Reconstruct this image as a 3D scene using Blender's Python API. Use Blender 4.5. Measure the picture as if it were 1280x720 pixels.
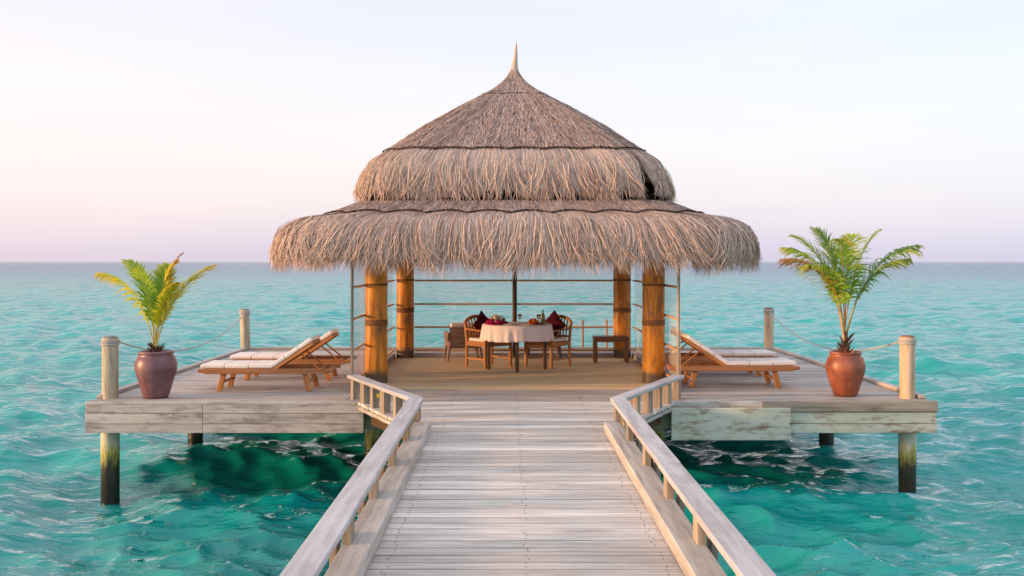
import bpy, bmesh, math, random
import numpy as np
from mathutils import Vector, Matrix
R = math.radians
random.seed(7); rng = np.random.default_rng(7)
for o in list(bpy.data.objects): bpy.data.objects.remove(o)
S = bpy.context.scene
COL = S.collection

# ------------------------------------------------------------------ camera
EYE = 1.77                       # metres above the deck; the deck floor is z = 0, the sea z = -1.18
cam = bpy.data.cameras.new('camera'); co = bpy.data.objects.new('camera', cam); COL.objects.link(co)
co.location = (0, 0, EYE); co.rotation_euler = (R(90), 0, 0)
cam.sensor_width = 36; cam.lens = 36*1246/1280
cam.shift_x = 4/1280; cam.shift_y = -33/1280
cam.clip_start = 0.1; cam.clip_end = 30000
S.camera = co
# ------------------------------------------------------------------ sky and sun
SUN_EL, SUN_AZ = 9.0, -80.0      # azimuth measured from +y, negative = to the left
w = bpy.data.worlds.new('World'); S.world = w; w.use_nodes = True
nt = w.node_tree; nt.nodes.clear()
def N(nt, t, **kw):
    n = nt.nodes.new(t)
    for k, v in kw.items(): setattr(n, k, v)
    return n
out = N(nt, 'ShaderNodeOutputWorld'); bg = N(nt, 'ShaderNodeBackground')
sky = N(nt, 'ShaderNodeTexSky', sky_type='NISHITA', sun_disc=False)
sky.sun_elevation = R(SUN_EL); sky.sun_rotation = R(SUN_AZ)
sky.air_density = 1.0; sky.dust_density = 2.0
bg2 = N(nt, 'ShaderNodeBackground'); add = N(nt, 'ShaderNodeAddShader')
tc = N(nt, 'ShaderNodeTexCoord'); sp = N(nt, 'ShaderNodeSeparateXYZ'); rp = N(nt, 'ShaderNodeValToRGB')
nt.links.new(tc.outputs['Generated'], sp.inputs[0]); nt.links.new(sp.outputs['Z'], rp.inputs[0])
e = rp.color_ramp.elements
pts = [(0.0, (.61,.56,.665)), (.02, (.66,.61,.70)), (.06, (.755,.695,.72)), (.11, (.79,.75,.76)), (.17, (.765,.76,.785)), (.27, (.715,.735,.82)), (.42, (.84,.90,1.02)), (1, (.90,.96,1.08))]
while len(e) < len(pts): e.new(0.5)
for q, (p, c) in zip(e, pts): q.position = p; q.color = (*c, 1)
nt.links.new(sky.outputs[0], bg.inputs[0]); bg.inputs[1].default_value = 0.03
cmap = N(nt, 'ShaderNodeMapping'); cmap.inputs['Scale'].default_value = (1, 1, 7); cn = N(nt, 'ShaderNodeTexNoise'); cn.inputs['Scale'].default_value = 2.2; cn.inputs['Detail'].default_value = 5
nt.links.new(tc.outputs['Generated'], cmap.inputs[0]); nt.links.new(cmap.outputs[0], cn.inputs['Vector'])
cr = N(nt, 'ShaderNodeValToRGB'); cr.color_ramp.elements[0].position = .35; cr.color_ramp.elements[0].color = (.955,.965,.985,1); cr.color_ramp.elements[1].position = .68; cr.color_ramp.elements[1].color = (1.03,1.01,1.0,1)
nt.links.new(cn.outputs[0], cr.inputs[0]); cm = N(nt, 'ShaderNodeMix', data_type='RGBA', blend_type='MULTIPLY'); cm.inputs[0].default_value = 1
nt.links.new(rp.outputs[0], cm.inputs[6]); tn = N(nt, 'ShaderNodeMix', data_type='RGBA'); tn.inputs[6].default_value = (1.07,1.0,.97,1); tn.inputs[7].default_value = (.93,.98,1.04,1)
mr = N(nt, 'ShaderNodeMapRange'); mr.inputs[1].default_value = -.5; mr.inputs[2].default_value = .5; nt.links.new(sp.outputs['X'], mr.inputs[0]); nt.links.new(mr.outputs[0], tn.inputs[0])
c2 = N(nt, 'ShaderNodeMix', data_type='RGBA', blend_type='MULTIPLY'); c2.inputs[0].default_value = 1; nt.links.new(cr.outputs[0], c2.inputs[6]); nt.links.new(tn.outputs[2], c2.inputs[7]); nt.links.new(c2.outputs[2], cm.inputs[7]); nt.links.new(cm.outputs[2], bg2.inputs[0]); bg2.inputs[1].default_value = 0.95
nt.links.new(bg.outputs[0], add.inputs[0]); nt.links.new(bg2.outputs[0], add.inputs[1]); nt.links.new(add.outputs[0], out.inputs[0])
sl = bpy.data.lights.new('sun', 'SUN'); so = bpy.data.objects.new('sun', sl); COL.objects.link(so)
sl.energy = 4.6; sl.angle = R(7); sl.color = (1.0, .56, .26)
az, el = R(SUN_AZ), R(SUN_EL)
sd = Vector((math.sin(az)*math.cos(el), math.cos(az)*math.cos(el), math.sin(el)))
sd = Vector((-.97*math.cos(el), -.24*math.cos(el), math.sin(el)))
sky.sun_rotation = math.atan2(sd.x, sd.y)
so.rotation_euler = sd.to_track_quat('Z', 'Y').to_euler()
S.view_settings.view_transform = 'Standard'; S.view_settings.look = 'None'
S.view_settings.exposure = 0.3; S.view_settings.gamma = 1.0; S.view_settings.use_curve_mapping = False
S.render.engine = 'CYCLES'

CX = 0.09; SEA = -1.18
F = 1246.0
def at(px, py, z=None, D=None):   # a spot read off the photograph on the level z, or at distance D
    if D is None: D = F*(EYE - z)/(py - 327)
    return Vector(((px-636)/F*D, D, EYE - (py-327)/F*D))

# ------------------------------------------------------------------ mesh builder
class MB:
    def __init__(s): s.v = []; s.f = []; s.g = []; s.r = []; s.m = []; s.sm = []
    def add(s, vs, fs, g, r, m=0, smooth=False):
        b = len(s.v); s.v += [tuple(x) for x in vs]; s.g += [tuple(x) for x in g]; s.r += [r]*len(vs)
        s.f += [tuple(i+b for i in f) for f in fs]; s.m += [m]*len(fs); s.sm += [smooth]*len(fs)
    def box(s, c, d, rot=None, r=None, m=0, bev=0.0):
        c = Vector(c); h = [x/2 for x in d]; r = random.random() if r is None else r
        b = min(bev, min(h)*.45); vs = []; fs = []
        if b <= 0:
            loc = [Vector((sx*h[0], sy*h[1], sz*h[2])) for sx in (-1,1) for sy in (-1,1) for sz in (-1,1)]
            fs = [(0,1,3,2),(4,6,7,5),(0,4,5,1),(2,3,7,6),(0,2,6,4),(1,5,7,3)]
        else:
            bm = bmesh.new(); bmesh.ops.create_cube(bm, size=1)
            for v in bm.verts: v.co = Vector((v.co.x*d[0], v.co.y*d[1], v.co.z*d[2]))
            bmesh.ops.bevel(bm, geom=bm.edges[:], offset=b, segments=1, affect='EDGES')
            bm.verts.index_update(); loc = [v.co.copy() for v in bm.verts]; fs = [[v.index for v in f.verts] for f in bm.faces]; bm.free()
        order = sorted(range(3), key=lambda i: -d[i]); o = (random.random()*20, random.random()*20, random.random()*20)
        g = [tuple(p[order[i]]+o[i] for i in range(3)) for p in loc]
        if rot is not None: loc = [rot @ p for p in loc]
        s.add([p+c for p in loc], fs, g, r, m)
    def beam(s, a, b, wd, th, r=None, m=0, up=(0,0,1), bev=0.0):   # bar from a to b: wd sideways, th upwards
        a = Vector(a); b = Vector(b); d = (b-a); L = d.length; x = d.normalized()
        y = Vector(up).cross(x)
        if y.length < 1e-4: y = Vector((1,0,0)).cross(x)
        y.normalize(); z = x.cross(y); M = Matrix((x,y,z)).transposed()
        s.box((a+b)/2, (L, wd, th), M, r, m, bev)
    def tube(s, pts, rad, n=10, r=None, m=0, cap=True):
        r = random.random() if r is None else r; pts = [Vector(p) for p in pts]
        if not hasattr(rad, '__len__'): rad = [rad]*len(pts)
        vs = []; g = []; fs = []; L = 0; o = random.random()*20; prev = None
        for i, p in enumerate(pts):
            t = (pts[min(i+1,len(pts)-1)] - pts[max(i-1,0)]).normalized()
            if prev is None: ref = Vector((0,1,0)) if abs(t.y) < .9 else Vector((1,0,0)); u = t.cross(ref).normalized()
            else: u = (prev - t*prev.dot(t)).normalized()
            prev = u; q = t.cross(u)
            if i: L += (p-pts[i-1]).length
            for k in range(n):
                a = 2*math.pi*k/n; vs.append(p + (u*math.cos(a)+q*math.sin(a))*rad[i]); g.append((L+o, math.cos(a)*rad[i], math.sin(a)*rad[i]))
        for i in range(len(pts)-1):
            for k in range(n): fs.append((i*n+k, i*n+(k+1)%n, (i+1)*n+(k+1)%n, (i+1)*n+k))
        s.add(vs, fs, g, r, m, True)
        if cap:
            for i0, rev in ((0, True), ((len(pts)-1)*n, False)):
                ids = list(range(n)); ids = ids[::-1] if rev else ids
                s.add([vs[i0+k] for k in range(n)], [ids], [g[i0+k] for k in range(n)], r, m)
    def lathe(s, prof, c=(0,0,0), n=40, r=None, m=0):
        r = random.random() if r is None else r; vs = []; g = []; fs = []
        for (q, z) in prof:
            for k in range(n):
                a = 2*math.pi*k/n; vs.append((c[0]+q*math.cos(a), c[1]+q*math.sin(a), c[2]+z)); g.append((z, q*math.cos(a), q*math.sin(a)))
        for i in range(len(prof)-1):
            for k in range(n): fs.append((i*n+k, i*n+(k+1)%n, (i+1)*n+(k+1)%n, (i+1)*n+k))
        s.add(vs, fs, g, r, m, True)
    def build(s, name, mats, parent=None, smooth=None):
        me = bpy.data.meshes.new(name); me.from_pydata(s.v, [], s.f)
        if not isinstance(mats, (list, tuple)): mats = [mats]
        for x in mats: me.materials.append(x)
        me.polygons.foreach_set('material_index', s.m); me.polygons.foreach_set('use_smooth', s.sm if smooth is None else [smooth]*len(s.f))
        a = me.attributes.new('gc', 'FLOAT_VECTOR', 'POINT'); a.data.foreach_set('vector', np.array(s.g, 'f').ravel())
        a = me.attributes.new('rnd', 'FLOAT', 'POINT'); a.data.foreach_set('value', np.array(s.r, 'f'))
        me.update(); o = bpy.data.objects.new(name, me); COL.objects.link(o)
        if parent: o.parent = parent
        return o
def np_mesh(name, V, Fq, mats, parent=None, gc=None, rnd=None, mi=None, smooth=True):
    me = bpy.data.meshes.new(name); nq = len(Fq); k = Fq.shape[1]
    me.vertices.add(len(V)); me.vertices.foreach_set('co', V.astype('f').ravel())
    me.loops.add(nq*k); me.loops.foreach_set('vertex_index', Fq.astype('i').ravel())
    me.polygons.add(nq); me.polygons.foreach_set('loop_start', np.arange(0, nq*k, k, dtype='i'))
    me.update(calc_edges=True)
    if mi is not None: me.polygons.foreach_set('material_index', mi.astype('i'))
    me.polygons.foreach_set('use_smooth', np.full(nq, smooth))
    for x in (mats if isinstance(mats, (list, tuple)) else [mats]): me.materials.append(x)
    if gc is not None: me.attributes.new('gc', 'FLOAT_VECTOR', 'POINT').data.foreach_set('vector', gc.astype('f').ravel())
    if rnd is not None: me.attributes.new('rnd', 'FLOAT', 'POINT').data.foreach_set('value', rnd.astype('f'))
    me.update(); o = bpy.data.objects.new(name, me); COL.objects.link(o)
    if parent: o.parent = parent
    return o
def tag(o, label=None, cat=None, group=None, kind=None):
    if label: o['label'] = label
    if cat: o['category'] = cat
    if group: o['group'] = group
    if kind: o['kind'] = kind
    return o
def thing(name, label, cat, loc=(0,0,0), rz=0, group=None, kind=None):
    o = bpy.data.objects.new(name, None); COL.objects.link(o); o.empty_display_size = .2
    o.location = loc; o.rotation_euler = (0,0,rz); return tag(o, label, cat, group, kind)
def copy_tree(o, parent=None):
    c = o.copy(); COL.objects.link(c); c.parent = parent
    for ch in list(o.children): copy_tree(ch, c)
    return c

# ------------------------------------------------------------------ materials
def mat(name):
    m = bpy.data.materials.new(name); m.use_nodes = True; nt = m.node_tree
    return m, nt, nt.nodes['Principled BSDF']
def attr(nt, n): return N(nt, 'ShaderNodeAttribute', attribute_name=n)
def ramp(nt, fac, pts):
    r = N(nt, 'ShaderNodeValToRGB'); e = r.color_ramp.elements
    while len(e) < len(pts): e.new(.5)
    for q, (p, c) in zip(e, pts): q.position = p; q.color = (*c, 1)
    nt.links.new(fac, r.inputs[0]); return r.outputs[0]
def mix(nt, fac, a, b, mode='MIX'):
    n = N(nt, 'ShaderNodeMix', data_type='RGBA', blend_type=mode)
    for i, x in ((0, fac), (6, a), (7, b)):
        if isinstance(x, (int, float)): n.inputs[i].default_value = x
        elif isinstance(x, tuple): n.inputs[i].default_value = (*x, 1)
        else: nt.links.new(x, n.inputs[i])
    return n.outputs[2]
def mth(nt, op, a, b=0.0, clamp=False):
    n = N(nt, 'ShaderNodeMath', operation=op, use_clamp=clamp)
    for i, x in ((0, a), (1, b)):
        if isinstance(x, (int, float)): n.inputs[i].default_value = x
        else: nt.links.new(x, n.inputs[i])
    return n.outputs[0]
def noise(nt, vec, scale, sc=(1,1,1), detail=4, rough=.6, loc=None):
    mp = N(nt, 'ShaderNodeMapping'); mp.inputs['Scale'].default_value = sc
    if vec is not None: nt.links.new(vec, mp.inputs[0])
    if loc is not None: nt.links.new(loc, mp.inputs['Location'])
    n = N(nt, 'ShaderNodeTexNoise'); n.inputs['Scale'].default_value = scale; n.inputs['Detail'].default_value = detail; n.inputs['Roughness'].default_value = rough
    nt.links.new(mp.outputs[0], n.inputs['Vector']); return n.outputs[0]
def bump(nt, h, st, dist, bs):
    b = N(nt, 'ShaderNodeBump'); b.inputs['Strength'].default_value = st; b.inputs['Distance'].default_value = dist
    nt.links.new(h, b.inputs['Height']); nt.links.new(b.outputs[0], bs.inputs['Normal'])
def wood(name, dark, mid, light, rough=.75, var=.35, stain=None, stain_amt=.5, grain=22, spec=.3, stain_scale=1.6, spots=0, spot_c=(.12,.08,.055)):
    m, nt, bs = mat(name); g = attr(nt, 'gc').outputs['Vector']; r = attr(nt, 'rnd').outputs['Fac']
    n1 = noise(nt, g, grain, (.06, 1, 1), 6, .65)
    c = ramp(nt, n1, [(.28, dark), (.5, mid), (.72, light)])
    v = mth(nt, 'ADD', mth(nt, 'MULTIPLY', r, var), 1-var*.5)
    h = N(nt, 'ShaderNodeCombineXYZ')
    for i in range(3): nt.links.new(v, h.inputs[i])
    c = mix(nt, 1.0, c, h.outputs[0], 'MULTIPLY')
    n2 = noise(nt, g, stain_scale, (.55, 2, 2), 5, .7)
    if stain:
        f = ramp(nt, n2, [(.5, (0,0,0)), (.68, (1,1,1))]); f = mth(nt, 'MULTIPLY', f, stain_amt)
        c = mix(nt, f, c, stain)
    if spots:
        vm = N(nt, 'ShaderNodeMapping'); vm.inputs['Scale'].default_value = (4.0, 9, 9); nt.links.new(g, vm.inputs[0])
        dn = N(nt, 'ShaderNodeTexNoise'); dn.inputs['Scale'].default_value = 5; nt.links.new(g, dn.inputs['Vector'])
        va = N(nt, 'ShaderNodeVectorMath', operation='ADD'); nt.links.new(vm.outputs[0], va.inputs[0]); nt.links.new(dn.outputs['Color'], va.inputs[1])
        vo = N(nt, 'ShaderNodeTexVoronoi'); vo.inputs['Scale'].default_value = 1.0; nt.links.new(va.outputs[0], vo.inputs['Vector'])
        sf = ramp(nt, vo.outputs['Distance'], [(.19, (1,1,1)), (.29, (0,0,0))]); n5 = noise(nt, g, 1.3, (1, 3, 3), 4, .7); gate = ramp(nt, n5, [(.44, (0,0,0)), (.6, (1,1,1))]); c = mix(nt, mth(nt, 'MULTIPLY', mth(nt, 'MULTIPLY', sf, gate), spots), c, spot_c)
    # warm and cool patches of weathering
    n3 = noise(nt, g, 3.2, (.4, 1, 1), 3, .5)
    c = mix(nt, mth(nt, 'MULTIPLY', n3, .2), c, tuple(x*1.15 for x in (light[0], light[1]*.97, light[2]*.94)))
    nt.links.new(c, bs.inputs['Base Color']); bs.inputs['Roughness'].default_value = rough; bs.inputs['Specular IOR Level'].default_value = spec
    bump(nt, n1, .5, .004, bs); return m
M = {}
M['plank'] = wood('weathered_plank', (.27,.22,.18), (.54,.48,.425), (.70,.64,.575), stain=(.26,.20,.165), stain_amt=.65, var=.62, stain_scale=1.4)
M['deck'] = wood('deck_plank', (.22,.18,.155), (.38,.335,.305), (.52,.47,.43), stain=(.18,.13,.10), stain_amt=.55, var=.42, stain_scale=1.1)
M['rail'] = wood('rail_board', (.25,.22,.215), (.41,.385,.38), (.52,.50,.50), stain=(.22,.17,.14), stain_amt=.6, var=.2, grain=16, stain_scale=2.4)
M['railpost'] = wood('rail_post_wood', (.12,.09,.06), (.28,.22,.16), (.42,.36,.28), stain=(.12,.10,.07), stain_amt=.6, var=.4)
M['fascia'] = wood('fascia_board', (.27,.235,.21), (.42,.385,.355), (.50,.47,.44), stain=(.10,.065,.045), stain_amt=.85, var=.25, stain_scale=2.6, spots=.5)
M['darkfascia'] = wood('dark_weathered_board', (.10,.085,.06), (.25,.215,.17), (.36,.32,.26), stain=(.07,.055,.04), stain_amt=.7, var=.2, stain_scale=2.5)
M['patch'] = wood('patched_panel_wood', (.34,.35,.27), (.46,.48,.39), (.54,.55,.47), stain=(.17,.065,.02), stain_amt=.9, var=.1, stain_scale=5, grain=9, spots=.9, spot_c=(.10,.03,.012))
M['floor'] = wood('pavilion_floor_wood', (.46,.31,.16), (.74,.56,.34), (.82,.66,.43), stain=(.2,.12,.06), stain_amt=.3, var=.16)
M['beam'] = wood('under_beam_wood', (.20,.16,.12), (.32,.26,.20), (.42,.36,.29), var=.3)
M['teak'] = wood('oiled_teak', (.25,.085,.02), (.42,.16,.04), (.55,.24,.07), rough=.45, var=.25, spec=.4)
M['teakred'] = wood('reddish_teak', (.20,.075,.025), (.34,.135,.045), (.45,.20,.075), rough=.45, var=.2, spec=.4)
M['darkwood'] = wood('dark_brown_wood', (.035,.018,.008), (.085,.045,.02), (.14,.08,.04), rough=.5, var=.3)
M['brown'] = wood('brown_stained_wood', (.11,.045,.015), (.20,.09,.03), (.30,.15,.06), rough=.5, var=.3)
M['bamboo'] = wood('bamboo_rail', (.40,.20,.08), (.60,.34,.15), (.72,.48,.25), rough=.5, var=.3)
def simple(name, c, rough=.6, spec=.4, nscale=30, amt=.25, bst=.2):
    m, nt, bs = mat(name); t = N(nt, 'ShaderNodeTexCoord'); n = noise(nt, t.outputs['Object'], nscale, detail=5)
    lo = tuple(x*(1-amt) for x in c); hi = tuple(min(1, x*(1+amt)) for x in c)
    nt.links.new(ramp(nt, n, [(.3, lo), (.7, hi)]), bs.inputs['Base Color'])
    bs.inputs['Roughness'].default_value = rough; bs.inputs['Specular IOR Level'].default_value = spec
    bump(nt, n, bst, .005, bs); return m
M['cushion'] = simple('canvas_cushion', (.80,.72,.67), .9, .2, 120, .06)
M['cloth'] = simple('white_cloth', (.82,.71,.71), .9, .15, 90, .05)
M['burgundy'] = simple('burgundy_cloth', (.07,.010,.022), .95, .05, 60, .3)
M['magenta'] = simple('magenta_cloth', (.42,.02,.11), .85, .1, 60, .3)
M['orange'] = simple('orange_cloth', (.55,.13,.03), .85, .1, 60, .3)
M['cream'] = simple('cream_petals', (.70,.60,.45), .85, .1, 60, .2)
M['cap_brown'] = simple('brown_pile_end', (.20,.09,.06), .9, .2, 25, .4)
M['cap_grey'] = simple('grey_pile_end', (.20,.19,.18), .9, .2, 25, .4)
M['rope'] = simple('pale_rope', (.45,.41,.36), .95, .1, 150, .35)
M['nail'] = simple('dark_nail', (.08,.06,.05), .6, .3, 50, .3)
M['metal'] = simple('dull_metal', (.35,.33,.31), .4, .5, 50, .1)
M['yellow'] = simple('yellow_paint', (.75,.55,.03), .5, .4, 40, .1)
M['soil'] = simple('potting_soil', (.06,.04,.03), .95, .1, 40, .5, .8)
M['wicker'] = wood('grey_wicker', (.14,.08,.07), (.26,.17,.14), (.34,.24,.20), var=.3, grain=60)
M['ceramic'] = simple('white_ceramic', (.75,.72,.70), .25, .5, 20, .04)
M['bottleglass'] = simple('olive_bottle_glass', (.12,.15,.06), .15, .6, 10, .1)
# thatch strands: every strand has its own shade
def thatch(name, pts, rough=.85):
    m, nt, bs = mat(name); r = attr(nt, 'rnd').outputs['Fac']; g = attr(nt, 'gc').outputs['Vector']
    tcn = N(nt, 'ShaderNodeTexCoord'); big = noise(nt, tcn.outputs['Object'], 1.1, detail=4, rough=.6)
    f = mth(nt, 'ADD', mth(nt, 'MULTIPLY', r, .72), mth(nt, 'MULTIPLY', big, .36))
    c = ramp(nt, f, pts)
    nt.links.new(c, bs.inputs['Base Color']); bs.inputs['Roughness'].default_value = rough; bs.inputs['Specular IOR Level'].default_value = .15
    return m
M['thatch'] = thatch('grey_brown_thatch', [(.05,(.10,.065,.05)), (.3,(.29,.20,.17)), (.6,(.46,.335,.285)), (.85,(.60,.46,.385)), (1,(.62,.45,.32))])
M['fringe'] = thatch('fringe_thatch', [(.05,(.13,.08,.055)), (.25,(.32,.225,.18)), (.55,(.52,.385,.315)), (.8,(.63,.485,.395)), (1,(.70,.51,.37))])
M['cord'] = simple('dark_binding', (.045,.028,.022), .95, .1, 60, .4)
def leaf(name, c1, c2, tip):
    m, nt, bs = mat(name); r = attr(nt, 'rnd').outputs['Fac']; g = attr(nt, 'gc').outputs['Vector']; s = N(nt, 'ShaderNodeSeparateXYZ'); nt.links.new(g, s.inputs[0])
    c = ramp(nt, r, [(0, c1), (1, c2)])
    f = ramp(nt, s.outputs[0], [(.55, (0,0,0)), (1, (1,1,1))])      # leaflets yellow and brown towards their tips
    c = mix(nt, f, c, tip); nt.links.new(c, bs.inputs['Base Color'])
    bs.inputs['Roughness'].default_value = .5; bs.inputs['Specular IOR Level'].default_value = .3
    tr = N(nt, 'ShaderNodeBsdfTranslucent'); nt.links.new(c, tr.inputs[0]); mx = N(nt, 'ShaderNodeMixShader'); mx.inputs[0].default_value = .4
    nt.links.new(bs.outputs[0], mx.inputs[1]); nt.links.new(tr.outputs[0], mx.inputs[2]); nt.links.new(mx.outputs[0], nt.nodes['Material Output'].inputs[0]); return m
M['leafg'] = leaf('palm_green', (.16,.32,.02), (.40,.56,.05), (.60,.52,.07))
M['leafd'] = leaf('palm_deep_green', (.12,.25,.02), (.34,.46,.07), (.50,.44,.12))
M['leafy'] = leaf('palm_yellow', (.50,.56,.03), (.85,.70,.04), (.85,.50,.05))
M['leafb'] = leaf('palm_dry', (.45,.26,.05), (.62,.40,.08), (.28,.12,.05))
M['rachis'] = simple('palm_stalk', (.45,.36,.10), .6, .3, 20, .25)
M['rachisr'] = simple('palm_stalk_reddish', (.45,.22,.07), .6, .3, 20, .25)
M['husk'] = simple('palm_husk', (.10,.05,.035), .95, .1, 25, .5, .8)
def pot(name, c1, c2, c3):
    m, nt, bs = mat(name); t = N(nt, 'ShaderNodeTexCoord'); n = noise(nt, t.outputs['Object'], 5, detail=6, rough=.65)
    c = ramp(nt, n, [(.3, c1), (.5, c2), (.72, c3)]); nt.links.new(c, bs.inputs['Base Color'])
    rr = noise(nt, t.outputs['Object'], 9, detail=3); nt.links.new(ramp(nt, rr, [(.3, (.3,.3,.3)), (.7, (.5,.5,.5))]), bs.inputs['Roughness'])
    bump(nt, n, .2, .01, bs); return m
M['pot_purple'] = pot('purple_brown_glaze', (.10,.045,.05), (.17,.075,.08), (.25,.12,.12))
M['pot_rust'] = pot('rust_red_glaze', (.12,.035,.018), (.24,.065,.028), (.36,.115,.05))
# varnished round posts: orange with dark streaks
def post_mat():
    m, nt, bs = mat('varnished_post'); g = attr(nt, 'gc').outputs['Vector']; t = N(nt, 'ShaderNodeTexCoord'); s = N(nt, 'ShaderNodeSeparateXYZ'); nt.links.new(t.outputs['Object'], s.inputs[0])
    n1 = noise(nt, g, 12, (.12, 1.4, 1.4), 6, .6)
    c = ramp(nt, n1, [(.3, (.24,.062,.004)), (.5, (.66,.235,.008)), (.72, (.80,.36,.03))])
    n2 = noise(nt, g, 2.2, (1, 2, 2), 5, .7)
    # worn grey foot of the post
    hz = mth(nt, 'ADD', s.outputs[2], mth(nt, 'MULTIPLY', n2, .22)); f = ramp(nt, hz, [(.22, (1,1,1)), (.31, (0,0,0))])
    c = mix(nt, f, c, (.11,.075,.04)); st = ramp(nt, n2, [(.5, (0,0,0)), (.66, (.8,.8,.8))]); c = mix(nt, st, c, (.14,.06,.015)); nt.links.new(c, bs.inputs['Base Color'])
    bs.inputs['Roughness'].default_value = .38; bs.inputs['Specular IOR Level'].default_value = .45; bump(nt, n1, .3, .006, bs); return m
M['post'] = post_mat()
# sea piles: weathered above, lime and algae, black and wet at the tide line (object z = world z)
def pile_mat(name, a, b, c3):
    m, nt, bs = mat(name); g = attr(nt, 'gc').outputs['Vector']; t = N(nt, 'ShaderNodeTexCoord'); s = N(nt, 'ShaderNodeSeparateXYZ'); nt.links.new(t.outputs['Object'], s.inputs[0])
    n1 = noise(nt, g, 14, (.15, 1.4, 1.4), 6, .65); c = ramp(nt, n1, [(.3, a), (.5, b), (.7, c3)])
    n2 = noise(nt, g, 6, (.7, 3, 3), 5, .7); zz = mth(nt, 'ADD', s.outputs[2], mth(nt, 'MULTIPLY', mth(nt, 'SUBTRACT', n2, .5), .75))
    z2 = mth(nt, 'ADD', mth(nt, 'MULTIPLY', zz, .5), 1.0)       # 0.41 at sea level, 1 at the deck
    low = ramp(nt, z2, [(.40, (.022,.018,.014)), (.57, (.05,.04,.022)), (.62, (.20,.19,.03)), (.66, (.44,.37,.09)), (.71, (.56,.53,.40)), (.9, (.60,.57,.47))])
    f = ramp(nt, z2, [(.80, (0,0,0)), (.97, (1,1,1))]); c = mix(nt, f, low, c); nt.links.new(c, bs.inputs['Base Color'])
    rr = ramp(nt, z2, [(.55, (.2,.2,.2)), (.65, (.75,.75,.75))]); nt.links.new(rr, bs.inputs['Roughness'])
    bump(nt, n1, .6, .01, bs); return m
M['pile'] = pile_mat('greyed_pile', (.24,.19,.13), (.40,.34,.24), (.50,.44,.34))
M['pileo'] = pile_mat('tan_pile', (.34,.22,.13), (.52,.36,.23), (.60,.46,.33))
def film_mat(base):   # clear roll-down blind
    m, nt, bs = mat('clear_blind_film'); tr = N(nt, 'ShaderNodeBsdfTransparent'); tr.inputs[0].default_value = (.97,.97,.97,1)
    bs.inputs['Base Color'].default_value = (.82,.80,.82,1); bs.inputs['Roughness'].default_value = .5
    t = N(nt, 'ShaderNodeTexCoord'); n = noise(nt, t.outputs['Object'], 3, (2, 2, .5), 2)
    f = mth(nt, 'ADD', mth(nt, 'MULTIPLY', n, .2), base)
    mx = N(nt, 'ShaderNodeMixShader'); nt.links.new(f, mx.inputs[0]); nt.links.new(tr.outputs[0], mx.inputs[1]); nt.links.new(bs.outputs[0], mx.inputs[2])
    nt.links.new(mx.outputs[0], nt.nodes['Material Output'].inputs[0]); return m
M['film'] = film_mat(.08); M['film_side'] = film_mat(.18)
def glass_mat():
    m, nt, bs = mat('clear_glass'); bs.inputs['Base Color'].default_value = (.95,.95,.95,1); bs.inputs['Transmission Weight'].default_value = 1; bs.inputs['Roughness'].default_value = .02; return m
M['glass'] = glass_mat()
def water_mat():
    m, nt, bs = mat('turquoise_sea'); t = N(nt, 'ShaderNodeTexCoord'); P = t.outputs['Object']
    n0 = noise(nt, P, .035, (1, 1.8, 1), 4, .55); n1 = noise(nt, P, .35, (.6, 1.6, 1), 4, .6)
    f = mth(nt, 'ADD', mth(nt, 'MULTIPLY', n0, .6), mth(nt, 'MULTIPLY', n1, .4))
    c = ramp(nt, f, [(.36, (.000,.18,.16)), (.5, (.002,.245,.22)), (.64, (.012,.34,.32))]); nt.links.new(c, bs.inputs['Base Color'])
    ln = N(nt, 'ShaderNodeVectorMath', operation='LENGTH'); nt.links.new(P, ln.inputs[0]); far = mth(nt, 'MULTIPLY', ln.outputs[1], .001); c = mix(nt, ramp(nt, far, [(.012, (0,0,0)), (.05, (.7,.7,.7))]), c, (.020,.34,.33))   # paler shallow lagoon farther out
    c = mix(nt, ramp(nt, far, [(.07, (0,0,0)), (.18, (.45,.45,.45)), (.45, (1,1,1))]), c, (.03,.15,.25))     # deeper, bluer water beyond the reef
    a = noise(nt, P, 1.0, (.5, 1.5, 1), 3, .55); b = noise(nt, P, 5.0, (.6, 1.3, 1), 4, .6)
    h = mth(nt, 'ADD', mth(nt, 'MULTIPLY', a, .22), mth(nt, 'MULTIPLY', b, .05))
    b_ = N(nt, 'ShaderNodeBump'); b_.inputs['Strength'].default_value = 1; b_.inputs['Distance'].default_value = 1; nt.links.new(h, b_.inputs['Height'])
    df = N(nt, 'ShaderNodeBsdfDiffuse'); gl = N(nt, 'ShaderNodeBsdfGlossy'); gl.inputs['Roughness'].default_value = .05; fr = N(nt, 'ShaderNodeFresnel'); fr.inputs[0].default_value = 1.333
    nt.links.new(c, df.inputs[0])
    for q in (gl, fr): nt.links.new(b_.outputs[0], q.inputs['Normal'])
    fc = mth(nt, 'ADD', mth(nt, 'MULTIPLY', mth(nt, 'POWER', fr.outputs[0], .9), .97), .004)   # steep wind ripples hide most of the grazing mirror
    mx = N(nt, 'ShaderNodeMixShader'); nt.links.new(fc, mx.inputs[0]); nt.links.new(df.outputs[0], mx.inputs[1]); nt.links.new(gl.outputs[0], mx.inputs[2])
    nt.links.new(mx.outputs[0], nt.nodes['Material Output'].inputs[0]); return m
M['water'] = water_mat()

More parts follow.
